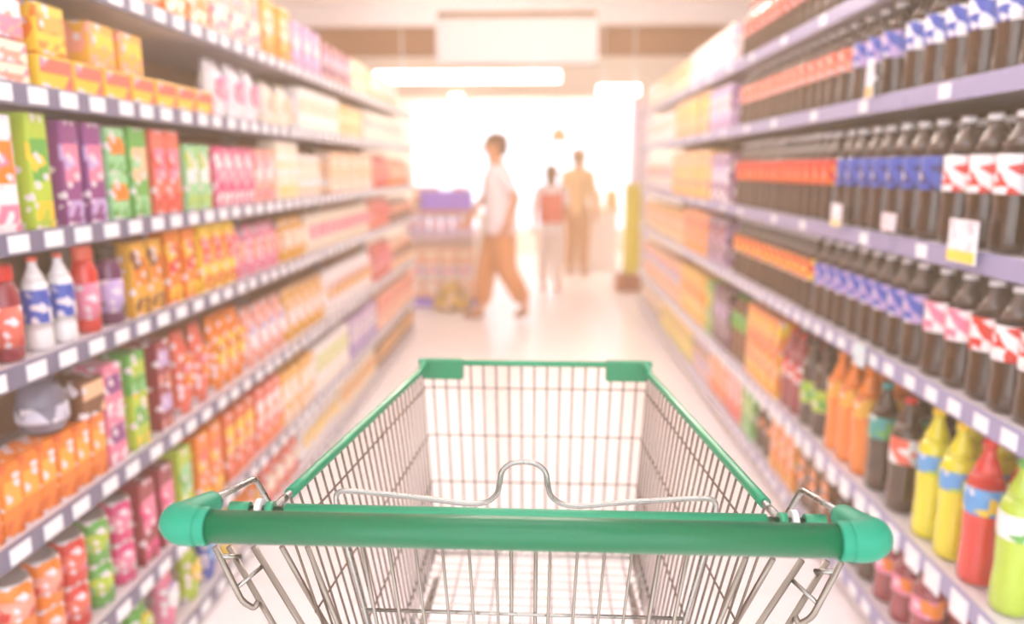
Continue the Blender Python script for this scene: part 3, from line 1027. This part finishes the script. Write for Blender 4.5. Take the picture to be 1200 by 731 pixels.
def person(x, y, rz, H, pose, colors, label, extras=None):
    """local frame: faces -y, x to the person's own left; metres scaled by H/1.7"""
    k = H / 1.7
    V = lambda a: Vector(a) * k
    t = empty('person', (x, y, 0), rz)
    tag(t, label, 'person')
    hip = 0.92
    s = Skel()
    pel = s.add(V((0, 0, hip)), 0.12 * k)
    ch = s.chain(pel, [(V((0, 0.0, 1.08)), (0.125 * k, 0.10 * k)), (V((0, pose['lean'] * 0.5, 1.25)), (0.15 * k, 0.11 * k)), (V((0, pose['lean'] * 0.8, 1.38)), (0.14 * k, 0.09 * k))])
    nk = s.chain(ch, [(V((0, pose['lean'], 1.455)), 0.062 * k), (V((0, pose['lean'] - 0.01, 1.51)), 0.060 * k)])
    hd = s.chain(nk, [(V((0, pose['lean'] - 0.025, 1.575)), (0.080 * k, 0.094 * k)), (V((0, pose['lean'] - 0.02, 1.63)), (0.085 * k, 0.100 * k)), (V((0, pose['lean'] - 0.01, 1.675)), (0.05 * k, 0.06 * k))])
    armp, legp = [], []
    for sx in (-1, 1):
        A = pose['armL' if sx > 0 else 'armR']
        sh = V((sx * 0.17, pose['lean'] * 0.8, 1.38))
        el, wr = V(A[0]), V(A[1])
        c1 = s.add(sh, 0.055 * k, ch)
        c2 = s.chain(c1, [(sh.lerp(el, 0.5), 0.046 * k), (el, 0.04 * k), (el.lerp(wr, 0.5), 0.036 * k), (wr, 0.026 * k)])
        armp.append((sh, el, wr))
        d = (wr - el).normalized()
        side = d.cross(Vector((1, 0, 0))).normalized()
        pm = s.add(wr + d * 0.07 * k, (0.022 * k, 0.03 * k), c2)
        for j in range(4):
            off = side * (j - 1.5) * 0.019 * k
            L = (0.055, 0.07, 0.075, 0.065)[j] * k
            bend = Vector((-sx * 0.012, 0, 0)) * k
            s.chain(pm, [(wr + d * 0.09 * k + off, 0.0095 * k), (wr + d * (0.09 * k + L * 0.6) + off + bend, 0.0085 * k), (wr + d * (0.09 * k + L) + off + bend * 2.2, 0.0075 * k)])
        s.chain(c2, [(wr + d * 0.03 * k + side * -0.035 * k, 0.011 * k), (wr + d * 0.065 * k + side * -0.052 * k, 0.0095 * k)])
        Lg = pose['legL' if sx > 0 else 'legR']
        hp = V((sx * 0.09, 0, hip - 0.04))
        kn, an, toe = V(Lg[0]), V(Lg[1]), V(Lg[2])
        q = s.add(hp, 0.085 * k, pel)
        s.chain(q, [(hp.lerp(kn, 0.5), 0.072 * k), (kn, 0.053 * k), (kn.lerp(an, 0.4), 0.053 * k), (an, 0.036 * k), (an.lerp(toe, 0.6) + Vector((0, 0, -0.02 * k)), 0.032 * k), (toe, 0.024 * k)])
        legp.append((hp, kn, an, toe))
    me = skin_mesh('body', s.v, s.e, s.r, SKIN)
    body = bpy.data.objects.new('body', me); COL.objects.link(body); body.parent = t
    # face
    ly = pose['lean']
    m = MB()
    m.ball(V((0, ly - 0.120, 1.585)), 0.014 * k, SKIN, (0.8, 1.2, 1.3))
    m.build('nose', body)
    for sx in (-1, 1):
        MB().ball(V((sx * 0.031, ly - 0.105, 1.607)), 0.011 * k, plain((40, 26, 22), 0.3)).build('eye', body)
        MB().ball(V((sx * 0.086, ly - 0.015, 1.595)), 0.026 * k, SKIN, (0.35, 0.7, 1.1)).build('ear', body)
    MB().ball(V((0, ly - 0.106, 1.548)), 0.02 * k, plain((170, 84, 74), 0.5), (1.1, 0.35, 0.3)).build('mouth', body)
    # hair
    h = MB()
    h.ball(V((0, ly + 0.006, 1.640)), 0.097 * k, plain(colors['hair'], 0.6), (0.98, 1.12, 0.85))
    h.ball(V((0, ly + 0.04, 1.59)), 0.080 * k, plain(colors['hair'], 0.6), (1.02, 0.9, 1.1 if not colors.get('long') else 1.9))
    h.build('hair', t)
    # shirt
    hem = colors.get('hem', 0.82)
    s = Skel()
    g_ = colors.get('girth', 1.0) * k
    a = s.add(V((0, 0, hem)), (0.165 * g_, 0.135 * g_))
    a2 = s.chain(a, [(V((0, 0, 1.0)), (0.158 * g_, 0.13 * g_)), (V((0, ly * 0.5, 1.24)), (0.168 * g_, 0.13 * g_)), (V((0, ly * 0.85, 1.385)), (0.145 * g_, 0.10 * g_)), (V((0, ly, 1.44)), (0.075 * k, 0.07 * k))])
    for sh, el, wr in armp:
        j = s.add(sh, 0.075 * k, 3)
        tgt = wr if colors.get('sleeves') == 'long' else el
        if colors.get('sleeves') == 'long':
            s.chain(j, [(sh.lerp(el, 0.5), 0.066 * k), (el, 0.056 * k), (el.lerp(wr, 0.85), 0.044 * k)])
        else:
            s.chain(j, [(sh.lerp(el, 0.5), 0.068 * k), (sh.lerp(el, 0.85), 0.062 * k)])
    me = skin_mesh('shirt', s.v, s.e, s.r, plain(colors['shirt'], 0.8), root=1)
    o = bpy.data.objects.new('shirt', me); COL.objects.link(o); o.parent = t
    # trousers
    s = Skel()
    a = s.add(V((0, 0, hip + 0.06)), (0.14 * k, 0.115 * k))
    c = s.add(V((0, 0, hip - 0.03)), (0.145 * k, 0.12 * k), a)
    for hp, kn, an, toe in legp:
        q = s.add(hp.lerp(kn, 0.15), 0.108 * g_, c)
        s.chain(q, [(hp.lerp(kn, 0.55), 0.096 * g_), (kn, 0.085 * g_), (kn.lerp(an, 0.5), 0.078 * g_), (kn.lerp(an, 0.93), 0.074 * g_)])
    me = skin_mesh('trousers', s.v, s.e, s.r, plain(colors['trousers'], 0.8), root=1)
    o = bpy.data.objects.new('trousers', me); COL.objects.link(o); o.parent = t
    # shoes
    for hp, kn, an, toe in legp:
        s = Skel()
        heel = an + (an - toe).normalized() * 0.03 * k
        lo = min(an.z, toe.z + 0.05 * k)
        s.add((heel.x, heel.y, max(an.z - 0.045 * k, 0.045 * k)), 0.044 * k)
        s.chain(0, [(an.lerp(toe, 0.45) + Vector((0, 0, -0.02 * k)), 0.042 * k), (toe + Vector((0, 0, 0.006)), 0.034 * k)])
        me = skin_mesh('shoe', s.v, s.e, s.r, plain(colors['shoes'], 0.5))
        o = bpy.data.objects.new('shoe', me); COL.objects.link(o); o.parent = t
    # drop the figure so that its lowest point rests on the floor
    zmin = min((v.co.z for c in t.children for v in c.data.vertices), default=0)
    t.location.z = -zmin + 0.001
    return t, k


walk = dict(lean=-0.05,
            armL=((0.22, 0.10, 1.14), (0.22, 0.02, 0.93)), armR=((-0.22, -0.13, 1.13), (-0.20, -0.26, 0.97)),
            legL=((0.10, 0.02, 0.50), (0.10, 0.22, 0.14), (0.10, 0.10, 0.045)), legR=((-0.10, -0.13, 0.49), (-0.10, -0.18, 0.09), (-0.10, -0.35, 0.04)))
p = W(588, 372, 7.1)
person(p.x, 7.1, R(-78), 1.70, walk, dict(hair=(96, 56, 34), shirt=(244, 232, 238), trousers=(206, 134, 84), shoes=(150, 92, 62), hem=0.80, girth=1.25),
       'man in a white shirt and tan trousers walking across the aisle end')
stand = dict(lean=-0.01,
             armL=((0.23, 0.02, 1.12), (0.24, -0.04, 0.88)), armR=((-0.23, 0.02, 1.12), (-0.24, -0.04, 0.88)),
             legL=((0.10, -0.03, 0.50), (0.10, 0.04, 0.09), (0.11, -0.12, 0.04)), legR=((-0.10, 0.0, 0.49), (-0.10, 0.03, 0.09), (-0.11, -0.13, 0.04)))
p = W(645, 335, 8.8)
person(p.x, 8.8, R(172), 1.42, stand, dict(hair=(120, 72, 44), shirt=(250, 240, 240), trousers=(242, 222, 214), shoes=(190, 120, 90), long=True, girth=1.2),
       'person in white seen from behind wearing a coral backpack')
q = empty('backpack', (p.x, 8.64, 0))
tag(q, 'coral backpack worn on the back of the person in white', 'backpack')
MB().box(-0.13, 0.13, -0.10, 0.0, 0.80, 1.12, plain((226, 96, 80), 0.6), 0.035).build('bag', q)
MB().box(-0.09, 0.09, -0.13, -0.101, 0.82, 0.96, plain((214, 80, 70), 0.6), 0.012).build('pocket', q)
b = MB()
for sx in (-1, 1):
    b.tube(smooth_path([(sx * 0.09, -0.03, 1.11), (sx * 0.10, 0.06, 1.215), (sx * 0.11, 0.16, 1.19)], 5), 0.012, plain((200, 74, 66), 0.6), 8)
b.build('strap', q)
p = W(676, 320, 10.2)
person(p.x, 10.2, R(150), 1.64, stand, dict(hair=(150, 100, 60), shirt=(226, 182, 130), trousers=(196, 140, 96), shoes=(150, 96, 66), sleeves='long'),
       'person in a beige top standing beyond the coral backpack')

# ------------------------------------------------------------------ shopping cart
CX, CY = -0.0180, 0.66
CR = -math.atan(0.012 / 0.8)
cart = empty('shopping_cart', (CX, CY, 0), CR)
tag(cart, 'empty wire shopping cart with green handle in the middle of the aisle', 'shopping cart')
Minv = (Matrix.Translation((CX, CY, 0)) @ Matrix.Rotation(CR, 4, 'Z')).inverted()


def Lc(px, py, ly):
    return Minv @ W(px, py, CY + ly)


ZH = 1.068
# grip: a tube with a slightly raised flat ridge on top
g = MB()
g.tube([(-0.296, 0, ZH), (0.296, 0, ZH)], 0.0156, M_grip, 32)
g.build('handle_grip', cart)
for sx in (-1, 1):
    c = MB()
    c.tube([(sx * 0.290, 0, ZH), (sx * 0.2915, 0, ZH), (sx * 0.31, 0, ZH)], [0.0170, 0.0178, 0.0181], M_cap, 28)
    # elbow that turns away from the user
    path = [(sx * 0.30, 0, ZH), (sx * 0.316, 0.001, ZH), (sx * 0.3245, 0.010, ZH), (sx * 0.327, 0.024, ZH - 0.003), (sx * 0.3265, 0.05, ZH - 0.008), (sx * 0.3245, 0.080, ZH - 0.013)]
    c.tube(smooth_path(path, 5), [0.0184 - 0.0062 * max(0, (i / 25.0 - 0.35)) / 0.65 for i in range(26)], M_cap, 24)
    c.ball((sx * 0.3135, 0.003, ZH), 0.0188, M_cap, (1, 1, 1), 24, 16)
    c.build('handle_cap', cart)
    a = MB()
    p1 = (sx * 0.3245, 0.070, ZH - 0.008)
    p2 = (sx * 0.312, 0.165, 1.046)
    p3 = (sx * 0.299, 0.175, 1.007)
    a.tube(round_path([p1, p2, p3, (sx * 0.292, 0.178, 0.985)], 0.007), 0.0036, M_steel, 12)
    a.build('handle_arm', cart)
# cross rail behind the grip, green coated
XR_Z, XR_Y = 1.028, 0.122
c = MB()
c.tube([(-0.262, XR_Y, XR_Z), (0.262, XR_Y, XR_Z)], 0.0075, M_rail, 16)
for sx in (-1, 1):
    c.tube([(sx * 0.302, XR_Y, XR_Z), (sx * 0.324, XR_Y, XR_Z)], 0.0085, M_rail, 16)
c.tube([(-0.31, XR_Y, XR_Z), (0.31, XR_Y, XR_Z)], 0.0045, M_steel, 10)
c.build('cross_rail', cart)
for sx in (-1, 1):
    c = MB()
    c.tube([(sx * 0.288, XR_Y, XR_Z + 0.001), (sx * 0.294, XR_Y, XR_Z + 0.001)], 0.0115, M_white_pl, 18)
    c.tube([(sx * 0.275, XR_Y, XR_Z), (sx * 0.283, XR_Y, XR_Z)], 0.0095, M_rail, 18)
    c.build('clamp', cart)

# basket geometry
NY, FY = 0.145, 0.742           # near and far ends of the rim (local y)
NW, FW = 0.279, 0.209           # half widths
RZn, RZf = 1.024, 1.028         # rim height
FZn, FZf = 0.600, 0.662         # floor height
NFW, FFW = 0.205, 0.188         # floor half widths
LEAN = 0.085


def side_pt(t, v):
    """t: 0 near .. 1 far, v: 0 rim .. 1 floor"""
    top = Vector((NW + (FW - NW) * t, NY + (FY - NY) * t, RZn + (RZf - RZn) * t))
    bot = Vector((NFW + (FFW - NFW) * t, NY + LEAN * (1 - t) + (FY - 0.012 - NY) * t, FZn + (FZf - FZn) * t))
    return top.lerp(bot, v)


HOOPS = [0.105, 0.36, 0.615, 0.87]
for sx in (-1, 1):
    S = Vector((sx, 1, 1))
    mul = lambda q: Vector((q.x * sx, q.y, q.z))
    r = MB()
    a, bb = side_pt(-0.03, 0), side_pt(0.965, 0)
    e = side_pt(1, 0)
    pts = [mul(a), mul(side_pt(0.93, 0)), mul(side_pt(0.955, 0) + Vector((0, 0, 0.0))), mul(Vector((FW + 0.001, FY - 0.014, RZf + 0.006))), mul(Vector((FW - 0.004, FY + 0.002, RZf + 0.012)))]
    r.tube(smooth_path(pts, 6), 0.0042, M_steel, 12)
    r.tube([mul(side_pt(-0.10, 0) + Vector((0.003, 0, -0.004))), mul(side_pt(0.03, 0))], 0.0046, M_steel, 12)
    rail = r.build('side_rail', cart)
    s = MB()
    s.tube(smooth_path([mul(side_pt(0.05, 0)), mul(side_pt(0.5, 0)), mul(side_pt(0.93, 0)), mul(side_pt(0.952, 0)), mul(Vector((FW + 0.001, FY - 0.018, RZf + 0.005))), mul(Vector((FW - 0.002, FY - 0.002, RZf + 0.011)))], 8), 0.0068, M_rail, 18)
    s.build('rail_sleeve', rail)
    # wire side panel
    w_ = MB()
    n = 27
    for i in range(n):
        t = (i + 0.3) / n
        w_.tube([mul(side_pt(t, 0.0)), mul(side_pt(t, 1.0))], 0.0017, M_wire, 6)
    for v in HOOPS:
        w_.tube([mul(side_pt(0.0, v)), mul(side_pt(0.985, v))], 0.0015, M_wire, 6)
    w_.build('side_panel', cart)
    c = MB()
    x1, x0 = sx * (FW + 0.003), sx * (FW - 0.075)
    c.box(min(x0, x1), max(x0, x1), FY - 0.004, FY + 0.012, RZf - 0.022, RZf + 0.018, plain((24, 132, 88), 0.4), 0.004)
    c.ball((sx * (FW + 0.004), FY, RZf + 0.012), 0.0075, M_rail)
    c.build('corner_cover', cart)
# far rim and wire front panel
c = MB()
c.tube([(-(FW - 0.02), FY + 0.004, RZf + 0.010), (FW - 0.02, FY + 0.004, RZf + 0.010)], 0.0058, plain((30, 146, 102), 0.35), 14)
c.build('front_rail', cart)
c = MB()
n = 17
for i in range(n):
    u = -1 + 2 * (i + 0.5) / n
    tp, bt = side_pt(1, 0), side_pt(1, 1)
    c.tube([(u * (tp.x - 0.004), tp.y, tp.z + 0.005), (u * (bt.x - 0.002), bt.y, bt.z)], 0.0017, M_wire, 6)
for v in HOOPS:
    q = side_pt(0.985, v)
    q2 = side_pt(1, v)
    c.tube(round_path([(-q.x, q.y, q.z), (-q2.x, q2.y + 0.003, q2.z), (q2.x, q2.y + 0.003, q2.z), (q.x, q.y, q.z)], 0.012), 0.0013, M_wire, 6)
c.build('front_panel', cart)
# basket floor grid
c = MB()
nl, nc = 11, 22
for i in range(nl):
    u = -1 + 2 * (i + 0.5) / nl
    a, bb = side_pt(0, 1), side_pt(1, 1)
    c.tube([(u * a.x, a.y, a.z - 0.001), (u * bb.x, bb.y, bb.z - 0.001)], 0.0013, M_wire, 6)
for i in range(nc + 1):
    q = side_pt(i / nc, 1)
    q1 = side_pt(i / nc, 0.93)
    c.tube(round_path([(-q1.x, q1.y, q1.z), (-q.x, q.y, q.z + 0.002), (q.x, q.y, q.z + 0.002), (q1.x, q1.y, q1.z)], 0.01, 4), 0.0013, M_steel, 6)
c.tube([(-FFW * 1.0, FY - 0.012, FZf - 0.006), (FFW * 1.0, FY - 0.012, FZf - 0.006)], 0.003, M_steel, 8)
c.build('basket_floor', cart)

# rear gate with the humped top wire
GY = 0.165
gate = empty('rear_gate'); gate.parent = cart
top = [(0, 1.073), (0.014, 1.0705), (0.0245, 1.061), (0.0275, 1.046), (0.031, 1.033), (0.042, 1.0235), (0.058, 1.0205), (0.075, 1.0215), (0.12, 1.0265), (0.19, 1.0325)]
half = smooth_path([(x, GY, z) for x, z in top], 5)
half = half + round_path([(0.19, GY, 1.0325), (0.2185, GY, 1.0335), (0.2165, GY, 1.005), (0.188, GY, 0.877), (0.150, GY + 0.01, 0.625)], 0.012)[1:]
left = [Vector((-q.x, q.y, q.z)) for q in half][::-1]
c = MB()
c.tube(left[:-1] + half, 0.0031, M_steel, 14)
c.build('gate_frame', gate)
c = MB()
c.tube([(-0.262, GY - 0.02, 0.998), (0.262, GY - 0.02, 0.998)], 0.0022, M_steel, 10)
c.tube([(-0.190, GY, 0.883), (0.190, GY, 0.883)], 0.0022, M_steel, 10)
c.tube([(-0.168, GY, 0.75), (0.168, GY, 0.75)], 0.0022, M_bar, 10)
c.tube([(-0.150, GY + 0.01, 0.625), (0.150, GY + 0.01, 0.625)], 0.0026, M_bar, 10)
c.build('gate_crossbar', gate)
c = MB()
n = 13
for i in range(n):
    u = (i - (n - 1) / 2) * 0.0285
    rr = 0.0024 if abs(i - 6) in (6, 5) else 0.0017
    if i == 6:
        for du in (-0.0145, 0.0145):
            c.tube([(du, GY, 0.998), (du * 0.9, GY + 0.01, 0.625)], 0.0021, M_bar, 8)
        continue
    c.tube([(u * 1.1, GY - 0.018, 0.998), (u * 0.84, GY + 0.01, 0.625)], rr, M_bar, 8)
c.build('gate_wires', gate)

# upright frame bars at the rear corners, hinge loops
for sx in (-1, 1):
    def mm(px, py, ly):
        q = Lc(px, py, ly)
        q.x = -abs(q.x) * sx
        return q
    c = MB()
    def extend(p, q, z):
        d = (q - p)
        return p + d * ((z - p.z) / d.z)
    p, q = mm(297, 640, 0.15), mm(353, 731, 0.15)
    c.tube([p, extend(p, q, 0.40), ], 0.0037, M_bar, 12)
    p, q = mm(330, 640, 0.17), mm(382, 731, 0.20)
    c.tube([p, p.lerp(q, .5) + Vector((-sx * 0.001, 0, 0)), extend(p, q, 0.55)], 0.0034, M_bar, 12)
    p, q = mm(360, 640, 0.17), mm(396, 731, 0.18)
    c.tube([p, extend(p, q, 0.55)], 0.0032, M_bar, 12)
    c.build('rear_upright', cart)
    c = MB()
    p0, p1, p2, p3 = mm(252, 640, 0.12), mm(284, 705, 0.12), mm(298, 713, 0.125), mm(303, 704, 0.13)
    c.tube(round_path([p0, p1, p2, p3], 0.008), 0.0034, M_bar, 12)
    p, q = mm(268, 640, 0.135), mm(320, 731, 0.135)
    c.tube([p, extend(p, q, 0.30)], 0.0034, M_bar, 12)
    c.tube([mm(276, 690, 0.12), mm(309, 662, 0.15)], 0.0026, M_steel, 10)
    c.tube([mm(258, 652, 0.12), mm(282, 652, 0.135)], 0.003, M_steel, 10)
    c.build('hinge_loop', cart)
# chassis below the basket and four casters
M_ch = steel('chassis_tube', (178, 174, 170), 0.3)
c = MB()
for sx in (-1, 1):
    c.tube(round_path([(sx * 0.232, 0.14, 0.66), (sx * 0.225, 0.12, 0.30), (sx * 0.215, 0.10, 0.155), (sx * 0.20, 0.30, 0.15), (sx * 0.16, 0.70, 0.15)], 0.05), 0.010, M_ch, 14)
    c.tube(round_path([(sx * 0.19, 0.25, FZn - 0.008), (sx * 0.19, 0.5, 0.625), (sx * 0.18, 0.66, 0.64)], 0.03), 0.006, M_ch, 10)
    c.tube([(sx * 0.2315, 0.14, FZn - 0.0), (sx * 0.19, 0.25, FZn - 0.008)], 0.006, M_ch, 10)
c.tube([(-0.215, 0.12, 0.16), (0.215, 0.12, 0.16)], 0.008, M_ch, 12)
c.tube([(-0.165, 0.68, 0.15), (0.165, 0.68, 0.15)], 0.008, M_ch, 12)
c.build('chassis', cart)
for (x, y) in ((-0.212, 0.11), (0.212, 0.11), (-0.165, 0.68), (0.165, 0.68)):
    k = MB()
    k.tube([(x, y, 0.15), (x, y, 0.125)], 0.012, M_ch, 12)
    for s in (-1, 1):
        k.box(x + s * 0.018 - 0.0015, x + s * 0.018 + 0.0015, y - 0.02, y + 0.03, 0.045, 0.13, M_ch, 0.001)
    k.box(x - 0.02, x + 0.02, y - 0.02, y + 0.03, 0.122, 0.128, M_ch)
    k = k.build('caster', cart)
    MB().lathe([(0.045, -0.012), (0.05, -0.008), (0.05, 0.008), (0.045, 0.012)], M_black, 24, Matrix.Translation((x, y + 0.02, 0.0502)) @ Matrix.Rotation(PI / 2, 4, 'Y')).build('wheel', k)

# ------------------------------------------------------------------ added haze volume standing in for lens flare
HAZE = 0.045
if HAZE > 0:
    m = bpy.data.materials.new('flare_haze')
    m.use_nodes = True
    nt = m.node_tree
    nt.nodes.remove(nt.nodes['Principled BSDF'])
    v = nt.nodes.new('ShaderNodeVolumeScatter')
    v.inputs['Color'].default_value = (1.0, 0.78, 0.50, 1)
    v.inputs['Density'].default_value = HAZE
    v.inputs['Anisotropy'].default_value = 0.2
    nt.links.new(v.outputs[0], nt.nodes['Material Output'].inputs['Volume'])
    h = MB().box(XL - 0.5, XR + 0.5, YB - 0.5, YF + 0.5, -0.5, CEIL + 0.5, m).build('haze')
    tag(h, 'added thin warm haze standing in for lens flare', 'haze', kind='stuff')

# ------------------------------------------------------------------ picture settings
SC.view_settings.view_transform = 'Standard'
SC.view_settings.look = 'None'
SC.view_settings.gamma = 1
SC.view_settings.use_curve_mapping = False
SC.view_settings.exposure = 0.08
SC.cycles.max_bounces = 8
SC.cycles.diffuse_bounces = 4
SC.cycles.glossy_bounces = 3
SC.cycles.volume_bounces = 1
SC.cycles.caustics_reflective = False
SC.cycles.caustics_refractive = False
SC.cycles.use_denoising = True
